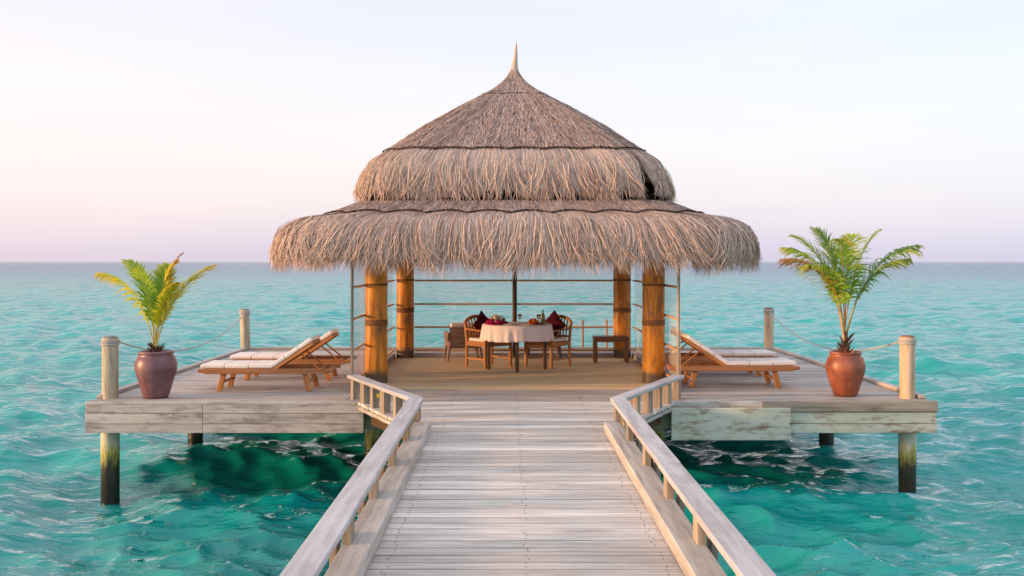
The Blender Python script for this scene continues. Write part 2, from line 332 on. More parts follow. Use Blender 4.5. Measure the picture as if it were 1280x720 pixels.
# ------------------------------------------------------------------ sea
def build_sea():
    A = np.concatenate([np.linspace(-180, -62, 60)[:-1], np.linspace(-62, -34, 120)[:-1], np.linspace(-34, 34, 720)[:-1], np.linspace(34, 62, 120)[:-1], np.linspace(62, 180, 61)])
    A = np.radians(A); Rr = np.concatenate([[0.6, 1.5, 2.5], np.geomspace(3.2, 200, 640)[:-1], np.geomspace(200, 14000, 260)])
    a, r = np.meshgrid(A, Rr, indexing='ij'); X = r*np.sin(a); Y = r*np.cos(a)
    da = np.gradient(A)[:, None]*r; dr = np.gradient(Rr)[None, :]*np.ones_like(a); sp = np.maximum(da, dr)
    Z = np.zeros_like(X); DX = np.zeros_like(X); DY = np.zeros_like(X)
    g = np.random.default_rng(11)
    for i in range(175):
        lam = 0.35*(10/0.35)**(g.random()**1.15) if i < 130 else .13*(.55/.13)**g.random(); k = 2*math.pi/lam
        th = R(g.normal(-12, 34 if lam > 2 else 48)); kx, ky = math.sin(th)*k, -math.cos(th)*k
        amp = 0.0066*lam**0.95*(0.7+.6*g.random())*(1 if lam < 2.4 else (2.2/lam)**1.1); ph = g.random()*6.283
        fade = np.clip((lam/sp - 2.0)/2.0, 0, 1); q = kx*X + ky*Y + ph
        if i >= 130: amp = .0058*lam
        Z += amp*fade*np.cos(q); s = amp*fade*.85*np.sin(q); DX -= s*math.sin(th); DY -= -s*math.cos(th)
    Xw = X+DX; Yw = Y+DY
    V = np.stack([Xw, Yw, Z+SEA], -1).reshape(-1, 3); nA, nR = a.shape
    i = np.arange(nA-1)[:, None]*nR + np.arange(nR-1)[None, :]
    Fq = np.stack([i, i+nR, i+1+nR, i+1], -1).reshape(-1, 4)
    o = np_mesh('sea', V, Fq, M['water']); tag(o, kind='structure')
    o['label'] = 'turquoise sea with wind ripples reaching the horizon'
build_sea()
bpy.context.view_layer.update()

# ------------------------------------------------------------------ boardwalk and deck
def planks(mb, y0, y1, xr, mats=0, wmin=.125, wmax=.165, top=0.0, th=.035, gap=.015, joints=None):
    y = y0
    while y < y1-.02:
        wd = min(random.uniform(wmin, wmax), y1-y); a, b = y+gap/2, y+wd-gap/2
        (la, ra), (lb, rb) = xr(a), xr(b); cuts = [0.0, 1.0]
        if joints:
            cuts = sorted([0.0, 1.0] + random.sample(joints, random.randint(0, 1)))
        for c0, c1 in zip(cuts, cuts[1:]):
            g0 = 0 if c0 == 0 else .002; g1 = 0 if c1 == 1 else .002; j = random.uniform(-.002, .002); s = random.uniform(-.006, .006)
            z = top + j; vs = []
            for (l, r_, yy) in ((la, ra, a), (lb, rb, b)):
                for t, gg in ((c0, g0), (c1, -g1)):
                    xx = l+(r_-l)*t+gg + (s if t in (0, 1) else 0)
                    vs += [(xx, yy, z), (xx, yy, z-th)]
            # order: a-left(top,bot), a-right, b-left, b-right
            fs = [(0,2,6,4), (1,5,7,3), (0,1,3,2), (4,6,7,5), (0,4,5,1), (2,3,7,6)]
            o = (random.random()*30, random.random()*30)
            mb.add(vs, fs, [(v[0]+o[0], v[1]+o[1], v[2]) for v in vs], random.random())
        y += wd
walk = thing('boardwalk', 'weathered grey plank boardwalk leading out to the thatched pavilion', 'boardwalk', kind='structure'); del walk['category']
def hw(y):
    if y < 10.55: return (CX-1.09, CX+1.09)
    t = (y-10.55)/2.05; return (CX-1.09-t*.92, CX+1.09+t*.92)
mb = MB(); planks(mb, -3, 12.6, hw); mb.build('planking', M['plank'], walk)
mb = MB()
for nx in (CX-.80, CX+.02, CX+.82):
    y = -1
    while y < 13.6:
        for d in (-.035, .03): (random.random() < .85) and mb.box((nx+random.uniform(-.018,.018), y+d+random.uniform(-.012,.012), .0032), (.008, .008, .002), m=0)
        y += .145
mb.build('nail', M['nail'], walk)['kind'] = 'stuff'
for sx in (-1, 1):
    mb = MB()
    for (a, b) in ((-3, 1.2), (1.2, 4.9), (4.9, 10.36)):
        mb.box((CX+sx*.985, (a+b)/2, .055), (.175, b-a-.006, .10), bev=.006)
    mb.build('kerb', M['plank'], walk)
mb = MB()
for x in (-.85, 0, .85): mb.box((CX+x, 4.7, -.13), (.09, 15.6, .18))
for y in np.arange(-2, 12, 2.2): mb.box((CX, y, -.31), (2.2, .14, .18))
for sx in (-1, 1):
    mb.box((CX+sx*1.10, 3.8, -.10), (.045, 13.4, .20))
mb.build('joists', M['beam'], walk)
for sx in (-1, 1): mb = MB(); mb.beam((CX+sx*.92, 10.75, -.16), (CX+sx*1.80, 12.56, -.16), .05, .24); mb.build('edge_beam', M['darkwood'], walk)  # dark wood stands in for the shade under the flared railing

deck = thing('deck', 'wide weathered wooden sun deck on piles around the pavilion', 'deck', kind='structure'); del deck['category']
XL, XR, YF, YB = -5.32, 5.38, 12.6, 20.0
PL, PR = CX-2.16, CX+2.16
mb = MB()
planks(mb, YF, YB, lambda y: (XL, PL-.004), wmin=.13, wmax=.15, joints=[.22,.45,.66,.85])
planks(mb, YF, YB, lambda y: (PR+.004, XR), wmin=.13, wmax=.15, joints=[.22,.45,.66,.85])
planks(mb, YF, 13.8, lambda y: (PL, PR), wmin=.13, wmax=.15)
planks(mb, 18.5, YB, lambda y: (PL, PR), wmin=.13, wmax=.15, joints=[.3,.6])
mb.build('planking', M['deck'], deck)
# fascias: left front of three boards
mb = MB()
z = -.038
for h in (.125, .135, .115):
    for a, b in ((XL-.02, -3.86), (-3.856, -1.83)): mb.box(((a+b)/2, YF-.02, z-h/2+.02), (b-a, .04, h-.005), bev=.004)
    z -= h
mb.box(((XL-1.83)/2-.01, YF+.03, -.017), (abs(XL+1.83)+.02, .15, .04), bev=.006)
mb.build('fascia', M['fascia'], deck)
mb = MB(); mb.box(((3.2+XR)/2, YF-.034, -.055), (XR-3.2+.04, .068, .135), bev=.01); f = mb.build('fascia', M['darkfascia'], deck); f['label'] = 'dark weathered top edge board of the right deck'
mb = MB(); mb.box(((3.4+XR)/2, YF-.02, -.20), (XR-3.4+.02, .04, .145), bev=.005, r=.3); mb.box(((3.4+XR)/2, YF-.02, -.335), (XR-3.4+.02, .04, .115), bev=.005, r=.8); mb.build('fascia', M['patch'], deck)
mb = MB(); mb.box((2.55, YF-.03, -.05), (1.28, .06, .12), bev=.008); mb.build('fascia', M['fascia'], deck)
mb = MB(); mb.box((2.79, YF-.085, -.27), (1.50, .035, .405), bev=.005); f = mb.build('patch_panel', M['patch'], deck); f['label'] = 'pale green panel with rust stains patching the deck front'
# rust and knot stains on it are separate worn spots in the board
mb = MB()
for x in (XL-.005, XR+.005): mb.box((x, (YF+YB)/2, -.18), (.04, YB-YF-.01, .34), bev=.004)
mb.box(((XL+XR)/2, YB+.02, -.18), (XR-XL, .04, .34))
for x in (XL+.05, XR-.05): mb.box((x, (YF+YB)/2+.1, .028), (.10, YB-YF-.3, .05), bev=.008)
mb.box(((XL+XR)/2, YB-.05, .028), (XR-XL-.24, .10, .05), bev=.008)
mb.build('edge_board', M['deck'], deck)
mb = MB()
for x in np.arange(XL+.3, XR, .6): mb.box((x, (YF+YB)/2, -.13), (.06, YB-YF-.1, .18))
for y in (13.0, 16.1, 19.6): mb.box(((XL+XR)/2, y, -.31), (XR-XL-.2, .16, .18))
mb.box((CX, 12.75, -.2), (4.1, .05, .32))
mb.build('joists', M['beam'], deck)

# piles
def pile(x, y, top, m, label, rad=.115, lean=(0,0), collar=True):
    t = thing('pile', label, 'pile', (x, y, 0), group='round timber piles of the deck'); mb = MB()
    zs = [-3.0, -1.6, -1.2, -.8, -.45]+([0, .3] if top > .3 else [])+[top-.02, top]; rr = [rad*(1.0 if z < -.3 else .86) for z in zs]; rr[-1] *= .9
    mb.tube([(lean[0]*z, lean[1]*z, z) for z in zs], [q*(1+random.uniform(-.02,.02)) for q in rr], 20); mb.build('shaft', m, t)
    if collar:
        rad *= .86
        mb = MB(); zc = top-.09
        for k in range(3): 
            mb.tube([((rad+.004)*math.cos(a)+lean[0]*zc, (rad+.004)*math.sin(a)+lean[1]*zc, zc+k*.024) for a in np.linspace(0, 2*math.pi, 21)], .012, 6, cap=False)
        mb.build('rope_wrap', M['rope'], t)
        mb = MB(); mb.lathe([(0,top+.012),(rad*.7,top+.010),(rad*.95,top-.004),(rad*1.0,top-.035),(rad*.9,top-.04)], (lean[0]*top, lean[1]*top, 0), 20); mb.build('cap', M['cap_brown'] if m is M['pileo'] else M['cap_grey'], t)
    return t
pile(-5.17, 12.93, .79, M['pile'], 'greyish timber pile at front left corner of the deck, beside the purple pot', .118)
pile(-5.31, 20.12, .81, M['pile'], 'greenish slightly leaning pile at back left corner of the deck, behind the left loungers', .11, (-.03, 0))
pile(5.17, 12.93, .80, M['pileo'], 'tan timber pile at front right corner of the deck, beside the rust pot', .112)
pile(5.25, 20.12, .83, M['pileo'], 'tan pile at back right corner of the deck, behind the right loungers', .11)
pile(-5.03, 16.0, -.2, M['pile'], 'short dark pile under the left deck, seen against the water', .12, collar=False)
pile(5.13, 16.1, -.2, M['pile'], 'short dark pile under the right deck, seen against the water', .12, collar=False)
pile(-1.93, 14.2, -.2, M['pile'], 'yellowed pile under the deck behind the left flared railing', .12, collar=False)
pile(2.10, 14.2, -.2, M['pile'], 'pile under the deck behind the right flared railing', .12, collar=False)
for i, (x, y) in enumerate(((CX-.85, 4.2), (CX+.85, 4.2), (CX-.85, 8.6), (CX+.85, 8.6))):
    pile(x, y, -.4, M['pile'], ['near left pile under the boardwalk', 'near right pile under the boardwalk', 'farther left pile under the boardwalk', 'farther right pile under the boardwalk'][i], .10, collar=False)
def rope(a, b, sag, label):
    a = Vector(a); b = Vector(b); mb = MB(); pts = []
    for t in np.linspace(0, 1, 28): p = a.lerp(b, t); p.z -= sag*4*t*(1-t); pts.append(p)
    mb.tube(pts, .011, 6); tag(mb.build('rope', M['rope']), label, 'rope', 'sagging ropes between the corner piles')
rope((-5.06, 12.98, .72), (-5.30, 20.0, .72), .36, 'thin rope sagging along the left deck edge behind the purple pot')
rope((5.07, 12.98, .72), (5.24, 20.0, .74), .36, 'thin rope sagging along the right deck edge behind the rust pot')

# ------------------------------------------------------------------ railings
def railing(sx, label, joint, nspots):
    t = thing('railing', label, 'railing', (0,0,0), group='low timber railings along the boardwalk')
    x0 = CX+sx*1.085; A = Vector((x0, 10.72, .28)); B = Vector((CX+sx*2.12, 12.95, .28))
    mb = MB()
    mb.box((x0, (joint-3)/2, .28), (.165, joint+3-.006, .042), bev=.006)
    mb.box((x0+sx*.004, (joint+10.78)/2, .281), (.165, 10.78-joint, .042), bev=.006)
    mb.build('top_rail', M['rail'], t)
    mb = MB(); d = (B-A).normalized(); mb.beam(A+d*.03+Vector((0,0,.006)), B, .15, .042, bev=.006); mb.build('top_rail', M['rail'], t)
    y = 10.45; k = 0
    while y > -1:
        mb = MB(); mb.box((x0-sx*.04, y, .178), (.055, .14, .155), bev=.004, r=random.random()); mb.box((x0+sx*.055, y+.09, .0), (.042, .13, .518), bev=.004); mb.build('rail_post', M['railpost'], t)
        y -= 1.13; k += 1
    nrm = Vector((d.y, -d.x, 0))*sx
    for j, s in enumerate((.10, .62, 1.08, 1.50, 1.90, 2.35)):
        mb = MB(); c = A+d*s; c.z = .075; mb.beam(c-Vector((0,0,.185)), c+Vector((0,0,.183)), .085, .10 if j % 2 else .15, up=d, bev=.004); mb.build('baluster', M['railpost'], t)
    mb = MB(); mb.beam(A+d*.05+Vector((0,0,-.36))+nrm*.03, B+Vector((0,0,-.36))+nrm*.03, .03, .045, bev=.004); mb.build('lower_board', M['fascia'], t)
    return t
railing(-1, 'low weathered railing along the left side of the boardwalk, flaring to the left deck', 7.1, 0)
railing(1, 'low weathered railing along the right side of the boardwalk, flaring to the right deck', 7.3, 0)
mb = MB(); mb.box((0,0,0), (.05,.03,.05), bev=.01); c = at(467, 491, D=12.2)
o = mb.build('reflector', M['yellow']); o.location = (-1.58, 12.05, .15); tag(o, 'small yellow reflector between the balusters of the left railing', 'reflector', 'yellow reflectors')
o2 = o.copy(); COL.objects.link(o2); o2.location = (CX+1.09, 7.35, .2); tag(o2, 'small yellow reflector tucked under the right boardwalk rail', 'reflector')

# ------------------------------------------------------------------ pavilion
pav = thing('pavilion', 'thatched two tier pavilion on four orange varnished posts in the deck centre', 'pavilion', (CX, 16.5, 0))
mb = MB(); planks(mb, -2.7, 2.0, lambda y: (-2.16, 2.16), wmin=.11, wmax=.13, top=.004, joints=[.35,.65]); mb.build('floor', M['floor'], pav)
def post(x, y):
    mb = MB(); prof = []; z = 0
    mb.tube([(0,0,z) for z in np.linspace(0, 2.45, 26)], [.163*(1+.012*math.sin(k*2.1)+random.uniform(-.006,.006)) for k in range(26)], 28)
    p = mb.build('post', M['post'], pav); p.location = (x, y, .005)
    for zz, hh in ((.84, .10), (1.42, .05)):
        mb = MB(); n = max(2, int(hh/.018))
        for k in range(n): mb.tube([(.161*math.cos(a), .161*math.sin(a), zz+k*.018) for a in np.linspace(0, 2*math.pi, 25)], .010, 6, cap=False)
        mb.build('binding', M['brown'], p)
    return p
for (x, y) in ((-2.03, -1.9), (2.03, -1.9), (-2.0, 1.9), (2.0, 1.9)): post(x, y)
mb = MB()   # eave plate under the roof
for (a, b) in (((-2.3,-1.9),(2.3,-1.9)), ((-2.3,1.9),(2.3,1.9)), ((-2.03,-2.3),(-2.03,2.3)), ((2.03,-2.3),(2.03,2.3))):
    zz = 2.28 if a[1] == b[1] else 2.42
    mb.beam((a[0],a[1],zz), (b[0],b[1],zz), .12, .14)
mb.build('roof_beam', M['brown'], pav)
for k in range(16):
    a = 2*math.pi*k/16; s = 1/max(abs(math.cos(a)), abs(math.sin(a))); s = min(s, 1.28)
    mb = MB(); mb.tube([(3.05*s*math.cos(a), 3.05*s*math.sin(a), 2.02), (.1*math.cos(a), .1*math.sin(a), 3.9)], .04, 8); mb.build('rafter', M['bamboo'], pav)
# screens: bamboo rails, poles and clear blinds on three sides
def screen(a, b, mid):
    t = MB(); a = Vector(a); b = Vector(b)
    for z in (1.42, .985, .56, .13):
        mb = MB(); mb.tube([a+Vector((0,0,z)), b+Vector((0,0,z))], .017, 8); mb.build('screen_rail', M['bamboo'], pav)
    n = Vector((a.x+b.x, 0, 0)).normalized() if not mid else Vector((0,1,0)); vs = []; fs = []; mb = MB(); K = 24
    for i in range(K+1):
        p = a.lerp(b, i/K) + n*(.03+.006*math.sin(i*.7)); vs += [(p.x,p.y,.06), (p.x,p.y,2.2)]
    for i in range(K): fs.append((2*i, 2*i+2, 2*i+3, 2*i+1))
    mb.add(vs, fs, vs, .5, 0, True); mb.build('clear_blind', M['film'] if mid else M['film_side'], pav)
    mb = MB(); d = (b-a).normalized(); mb.beam(a+Vector((0,0,.04)), b+Vector((0,0,.04)), .05, .08); mb.build('sill', M['rail'], pav)
    if mid: mb = MB(); p = a.lerp(b, .505); mb.tube([p, p+Vector((0,0,2.4))], .042, 10); mb.build('screen_pole', M['darkwood'], pav)
screen((-1.83, 1.92, 0), (1.83, 1.92, 0), True)
screen((-2.21, -3.0, 0), (-2.21, 1.92, 0), False)
screen((2.21, -3.0, 0), (2.21, 1.92, 0), False)
for x in (-2.21, 2.21):
    mb = MB(); mb.tube([(x, -3.0, 0), (x, -3.0, 2.1)], .018, 10); mb.build('screen_pole', M['railpost'], pav)

# roof plan: unit square with rounded corners, walked by p in [0,1)
KR = .29
def plan(p):
    p = np.mod(np.asarray(p, float), 1)*4; q = np.floor(p); t = p-q
    Ls = 2*(1-KR); La = KR*math.pi/2; tot = Ls+La; d = t*tot
    st = d < Ls; a = np.where(st, 0, (d-Ls)/KR)
    x = np.where(st, -(1-KR)+d, (1-KR)+KR*np.sin(a)); y = np.where(st, -1.0, -(1-KR)-KR*np.cos(a))
    nx = np.where(st, 0, np.sin(a)); ny = np.where(st, -1.0, -np.cos(a))
    c = np.cos(q*math.pi/2); s = np.sin(q*math.pi/2)
    return x*c-y*s, x*s+y*c, nx*c-ny*s, nx*s+ny*c
class Prof:
    def __init__(s, pts):
        s.s = np.array([p[0] for p in pts]); s.z = np.array([p[1] for p in pts]); s.u = np.concatenate([[0], np.cumsum(np.hypot(np.diff(s.s), np.diff(s.z)))])
    def __call__(s, u): return np.interp(u, s.u, s.s), np.interp(u, s.u, s.z)
    def uz(s, z): return np.interp(-np.asarray(z), -s.z, s.u)
    def nrm(s, u):
        a = s(u-.03); b = s(u+.03); ds, dz = b[0]-a[0], b[1]-a[1]; L = np.hypot(ds, dz)+1e-6; return -dz/L, ds/L
def pnoise(x, seed, f):   # smooth periodic noise over p
    g = np.random.default_rng(seed); v = g.random(f); x = np.mod(x, 1)*f; i = np.floor(x).astype(int); t = x-i; t = t*t*(3-2*t)
    return v[i % f]*(1-t)+v[(i+1) % f]*t
def body(name, prof, u1, inner_drop, parent):
    us = np.linspace(0.0, u1, 40); ps = np.linspace(0, 1, 201)[:-1]; x, y, nx, ny = plan(ps); V = []
    for u in us:
        s, z = prof(u); V.append(np.stack([x*s, y*s, np.full_like(x, z)], -1))
    s, z = prof(u1)
    for k, t in enumerate(np.linspace(0, 1, 12)):
        ss, zz = prof(u1*(1-t)); V.append(np.stack([x*max(ss-.18, .02), y*max(ss-.18, .02), np.full_like(x, zz-inner_drop*(1 if t < 1 else .3))], -1))
    V = np.array(V); a, b = V.shape[:2]; i = np.arange(a-1)[:, None]*b+np.arange(b)[None, :]; j = np.arange(a-1)[:, None]*b+(np.arange(b)[None, :]+1) % b
    Fq = np.stack([i, j, j+b, i+b], -1).reshape(-1, 4); V = V.reshape(-1, 3)
    return np_mesh(name, V, Fq, M['cord'] if 0 else M['thatch'], parent, V, np.where(np.arange(len(V)) < a*b*40//52, -.25, .95))  # outer skin darkened as shade between strands, inner side lightened to brighten the floor
def strands(n, prof, ufun, Lfun, seed, lift=(.0,.05), width=(.0022,.005), clump=90, drift=.006, locks=0, hole=None, seg=5, taper=True, mi=0, endlift=0.0, rough=.006):
    g = np.random.default_rng(seed); p = g.random(n)
    u0 = ufun(p, g); L = Lfun(p, g, u0); li = g.uniform(*lift, n); wd = g.uniform(*width, n)
    lean = (pnoise(p, seed+1, clump)-.5)*2*drift + (pnoise(p, seed+5, clump*4)-.5)*drift + g.normal(0, drift*.4, n)
    if locks:
        cc = (np.floor(p*locks)+.5)/locks; jit = (np.random.default_rng(seed+3).random(locks)-.5)/locks*.9; lean = lean + (cc + jit[np.floor(p*locks).astype(int) % locks] - p)*np.clip(L/.5, .2, 1)*.5
    if hole is not None:
        k = np.abs(p+lean*.6-hole) > .0065; p, u0, L, li, wd, lean = (q[k] for q in (p, u0, L, li, wd, lean)); n = len(p)
    V = []; rr = g.random(n)*.75 + pnoise(p, seed+9, clump*3)*.25
    tw = g.uniform(-.8, .8, n); 
    for j in range(seg+1):
        t = j/seg; u = u0+L*t; s, z = prof(u); pp = p + lean*t*t; x, y, nx, ny = plan(pp); a, b = prof.nrm(u)
        off = li*(.35+.65*min(1, t*3)) + endlift*t*t*g.random(n)
        X = x*s+nx*a*off; Y = y*s+ny*a*off; Z = z + b*off*-1*-1
        X = X+g.normal(0, rough, n)*t; Y = Y+g.normal(0, rough, n)*t
        w_ = wd*(1.0 if (j < seg or not taper) else .25); tx, ty = -ny, nx
        cx_ = tx*np.cos(tw)+nx*np.sin(tw); cy_ = ty*np.cos(tw)+ny*np.sin(tw)
        V.append(np.stack([X-cx_*w_, Y-cy_*w_, Z], -1)); V.append(np.stack([X+cx_*w_, Y+cy_*w_, Z], -1))
    V = np.array(V); m = V.shape[0]; V = V.transpose(1, 0, 2)             # n, m, 3
    base = np.arange(n)[:, None]*m + (np.arange(seg)*2)[None, :]
    Fq = np.stack([base, base+1, base+3, base+2], -1).reshape(-1, 4)
    gc = np.zeros((n, m, 3)); gc[:, :, 0] = np.repeat(np.linspace(0, 1, seg+1), 2)[None, :]
    return V.reshape(-1, 3), Fq, gc.reshape(-1, 3), np.repeat(rr, m), np.full(len(Fq), mi)
def merge(parts):
    V = []; Fq = []; G = []; Rn = []; MI = []; b = 0
    for v, f, g, r, m in parts: V.append(v); Fq.append(f+b); G.append(g); Rn.append(r); MI.append(m); b += len(v)
    return map(np.concatenate, (V, Fq, G, Rn, MI))
UP = Prof([(.02,5.02), (.05,4.90), (.10,4.80), (.19,4.69), (.34,4.56), (.85,4.23), (1.42,3.84), (1.97,3.40), (2.13,3.24), (2.22,3.06), (2.27,2.80), (2.28,2.0)])
LO = Prof([(1.4,2.86), (2.33,2.62), (2.78,2.41), (3.08,2.32), (3.23,2.17), (3.29,1.98), (3.30,1.2)])
def scallop(p, n, h): return h*np.abs(np.sin(np.mod(p+.02, 1)*math.pi*n))
up_line = lambda p: UP.uz(3.38) - scallop(p, 28, .03)
lo_line = lambda p: LO.uz(2.41) - scallop(p, 36, .095)
roof_u = body('upper_roof', UP, float(UP.uz(3.02)), .10, pav)
parts = [strands(52000, UP, lambda p, g: (g.random(len(p))**.62)*(UP.uz(3.42)-.12)+.02, lambda p, g, u: g.uniform(.10,.24,len(p)), 21, (.004,.03), (.0022,.005), 120, .004),
         strands(80000, UP, lambda p, g: up_line(p)+g.random(len(p))**1.6*.42, lambda p, g, u: np.maximum(UP.uz(2.93 - pnoise(p,31,70)*.12 - pnoise(p,32,200)*.24 + g.random(len(p))**2*.2)-u, .1), 22, (.015,.06), (.0022,.0052), 110, .0075, mi=1, rough=.005, locks=150, hole=.207),
         strands(8000, UP, lambda p, g: up_line(p)+.2+g.random(len(p))*.3, lambda p, g, u: np.maximum(UP.uz(2.66 + .12 - g.random(len(p))**3*.22)-u, .1), 23, (.0,.10), (.003,.006), 60, .012, mi=1, endlift=.06, rough=.008, hole=.207)]
V, Fq, G, Rn, MI = merge(parts); np_mesh('thatch', V, Fq, [M['thatch'], M['fringe']], roof_u, G, Rn, MI)
roof_l = body('lower_roof', LO, float(LO.uz(2.04)), .12, pav)
parts = [strands(36000, LO, lambda p, g: LO.uz(2.65)+g.random(len(p))*(lo_line(p)-.08-LO.uz(2.65)), lambda p, g, u: g.uniform(.10,.2,len(p)), 41, (.004,.03), (.0022,.005), 160, .003),
         strands(92000, LO, lambda p, g: lo_line(p)+g.random(len(p))**1.5*.55, lambda p, g, u: np.maximum(LO.uz(1.93 - pnoise(p,51,90)*.10 - pnoise(p,52,330)*.10 + g.random(len(p))**2*.30)-u, .1), 42, (.015,.07), (.0022,.0052), 150, .0075, mi=1, rough=.005, locks=250),
         strands(18000, LO, lambda p, g: lo_line(p)+.25+g.random(len(p))*.35, lambda p, g, u: np.maximum(LO.uz(1.82 - pnoise(p,53,40)*.05 - g.random(len(p))**4*.22 - np.maximum(0, pnoise(p,60,64)-.8)*.9*g.random(len(p)))-u, .1), 43, (.0,.13), (.003,.0055), 70, .012, mi=1, endlift=.08, rough=.012)]
V, Fq, G, Rn, MI = merge(parts); np_mesh('thatch', V, Fq, [M['thatch'], M['fringe']], roof_l, G, Rn, MI)
ps_ = np.linspace(0, 1, 201)[:-1]; x_, y_, _, _ = plan(ps_); Vw = np.concatenate([np.stack([x_*a, y_*a, np.full(200, b)], -1) for a, b in ((2.19, 2.60), (2.10, 2.80), (2.02, 3.15))]); i_ = np.arange(200); j_ = (i_+1) % 200
Fw = np.concatenate([np.stack([i_, j_, j_+200, i_+200], -1), np.stack([i_+200, j_+200, j_+400, i_+400], -1)]); np_mesh('eave_gap_shade', Vw, Fw, M['cord'], roof_u, Vw, np.zeros(600))  # near-black wall standing in for the shade in the gap under the upper fringe
def line(prof, ufun, rad, parent, n=700, lift=.035):
    ps = np.linspace(0, 1, n+1)[:-1]; u = ufun(ps); s, z = prof(u); x, y, nx, ny = plan(ps); mb = MB()
    pts = [(x[i]*s[i]+nx[i]*lift*.4, y[i]*s[i]+ny[i]*lift*.4, z[i]+lift) for i in range(n)]; pts.append(pts[0])
    mb.tube(pts, [rad*(.6+.8*random.random()) for _ in pts], 6, cap=False); return mb.build('binding', M['cord'], parent)
line(UP, lambda p: up_line(p)-.01, .009, roof_u); line(LO, lambda p: lo_line(p)-.01, .011, roof_l)
line(UP, lambda p: UP.uz(4.45)+.012*np.sin(p*40), .012, roof_u, 200, .02)
mb = MB(); mb.tube([(.0,0,4.72), (.0,0,4.88), (.005,0,5.0), (.02,0,5.12), (.03,0,5.28), (.035,0,5.40)], [.17,.085,.055,.035,.022,.006], 12); fin = mb.build('finial', M['fringe'], pav)

# ------------------------------------------------------------------ furniture
def make_lounger():
    t = thing('sun_lounger', 'x', 'sun lounger', group='teak sun loungers set out in pairs beside the pavilion')
    L0, L1, W = -.88, .88, .31; T = M['teakred']
    mb = MB()
    for y in (-W, W): 
        mb.box((0, y, .275), (1.66, .032, .075), bev=.008); mb.box((-.87, y, .283), (.10, .030, .05), bev=.012); mb.box((.87, y, .283), (.10, .030, .05), bev=.012)
    for x in (-.86, -.35, .0, .84): mb.box((x, 0, .27), (.05, 2*W-.03, .04))
    for i in range(9): mb.box((-.80+i*.10, 0, .305), (.075, 2*W-.04, .016))
    mb.build('frame', T, t)
    for x, s in ((-.60, -1), (.55, 1)):
        for y in (-W+.045, W-.045):
            mb = MB(); mb.beam((x-s*.03, y, .27), (x+s*.04, y, .0), .032, .075, up=(1,0,0), bev=.006); mb.build('leg', M['teak'], t)
        mb = MB(); mb.beam((x+s*.01, -W+.05, .12), (x+s*.01, W-.05, .12), .03, .03); mb.build('stretcher', M['teak'], t)
    h = Vector((.10, 0, .30)); e_ = Vector((.64, 0, .66)); d = (e_-h).normalized(); up = Vector((-d.z, 0, d.x))
    mb = MB()
    for y in (-W+.045, W-.045): mb.beam(h+Vector((0,y,0)), e_+Vector((0,y,0)), .035, .05, bev=.006)
    for i in range(7): c = h+d*(.06+i*.093); mb.beam(c+Vector((0,-W+.05,0)), c+Vector((0,W-.05,0)), .07, .016, up=up)
    mb.build('backrest', M['teak'], t)
    mb = MB(); c = h+d*.42
    for y in (-.2, .2): mb.tube([c+Vector((0,y,-.02)), Vector((.72, y, .29))], .011, 8)
    mb.tube([Vector((.72,-.2,.29)), Vector((.72,.2,.29))], .011, 8); mb.build('prop', M['teak'], t)
    mb = MB(); [mb.box((-.725+i*.327, random.uniform(-.004,.004), .340+random.uniform(-.003,.003)), (.325, .58, .056), bev=.018) for i in range(3)]; mb.build('cushion', M['cushion'], t)
    mb = MB(); [mb.beam(h+up*.052+d*(.225*i), h+up*.054+d*(.225*i+.222), .58, .056, bev=.018, up=up) for i in range(3)]; mb.build('cushion', M['cushion'], t)
    return t
lg = make_lounger()
lg.location = (-3.31, 13.86, .002); tag(lg, 'teak lounger with white cushion on the left deck, nearer the front edge')
l2 = copy_tree(lg); l2.location = (-3.27, 15.14, .002); tag(l2, 'teak lounger on the left deck, farther back behind the first')
l3 = copy_tree(lg); l3.location = (3.14, 14.22, .002); l3.rotation_euler.z = math.pi; tag(l3, 'teak lounger with white cushion on the right deck, nearer the front edge')
l4 = copy_tree(lg); l4.location = (3.22, 15.62, .002); l4.rotation_euler.z = math.pi; tag(l4, 'teak lounger on the right deck, farther back behind the first')

TC = Vector((.135, 16.35, .006))
t = thing('table', 'round dark wood dining table under the white cloth', 'table', TC)
mb = MB(); mb.lathe([(0,.735),(.55,.735),(.55,.70),(0,.70)], n=40); mb.build('tabletop', M['darkwood'], t)
for a in (270, 0, 90, 180):
    mb = MB(); x, y = .46*math.cos(R(a)), .46*math.sin(R(a)); mb.box((x, y, .35), (.055, .055, .70), bev=.004); mb.build('leg', M['darkwood'], t)
def cloth():
    g = MB(); n = 160; rings = [(0,.742), (.3,.743), (.5,.743), (.553,.742), (.566,.735), (.572,.715)] ; vs = []; gg = []; fs = []
    rows = rings+[(None, z) for z in np.linspace(.68, .485, 7)]
    for (q, z) in rows:
        for k in range(n):
            a = 2*math.pi*k/n
            if q is None:
                f = (.715-z)/.23; rr = .573 + f*(.012+.022*math.sin(a*17+math.sin(a*3)*2)+.014*math.sin(a*31+1)); zz = z + .008*f*math.sin(a*4+.6)
            else: rr, zz = q, z
            vs.append((rr*math.cos(a), rr*math.sin(a), zz)); gg.append((rr, a, zz))
    for i in range(len(rows)-1):
        for k in range(n): fs.append((i*n+k, i*n+(k+1)%n, (i+1)*n+(k+1)%n, (i+1)*n+k))
    g.add(vs, fs, gg, .5, 0, True); o = g.build('tablecloth', M['cloth']); o.location = TC
    m = o.modifiers.new('thick', 'SOLIDIFY'); m.thickness = .003
    tag(o, 'white cloth falling in folds over the round dining table', 'tablecloth')
cloth()
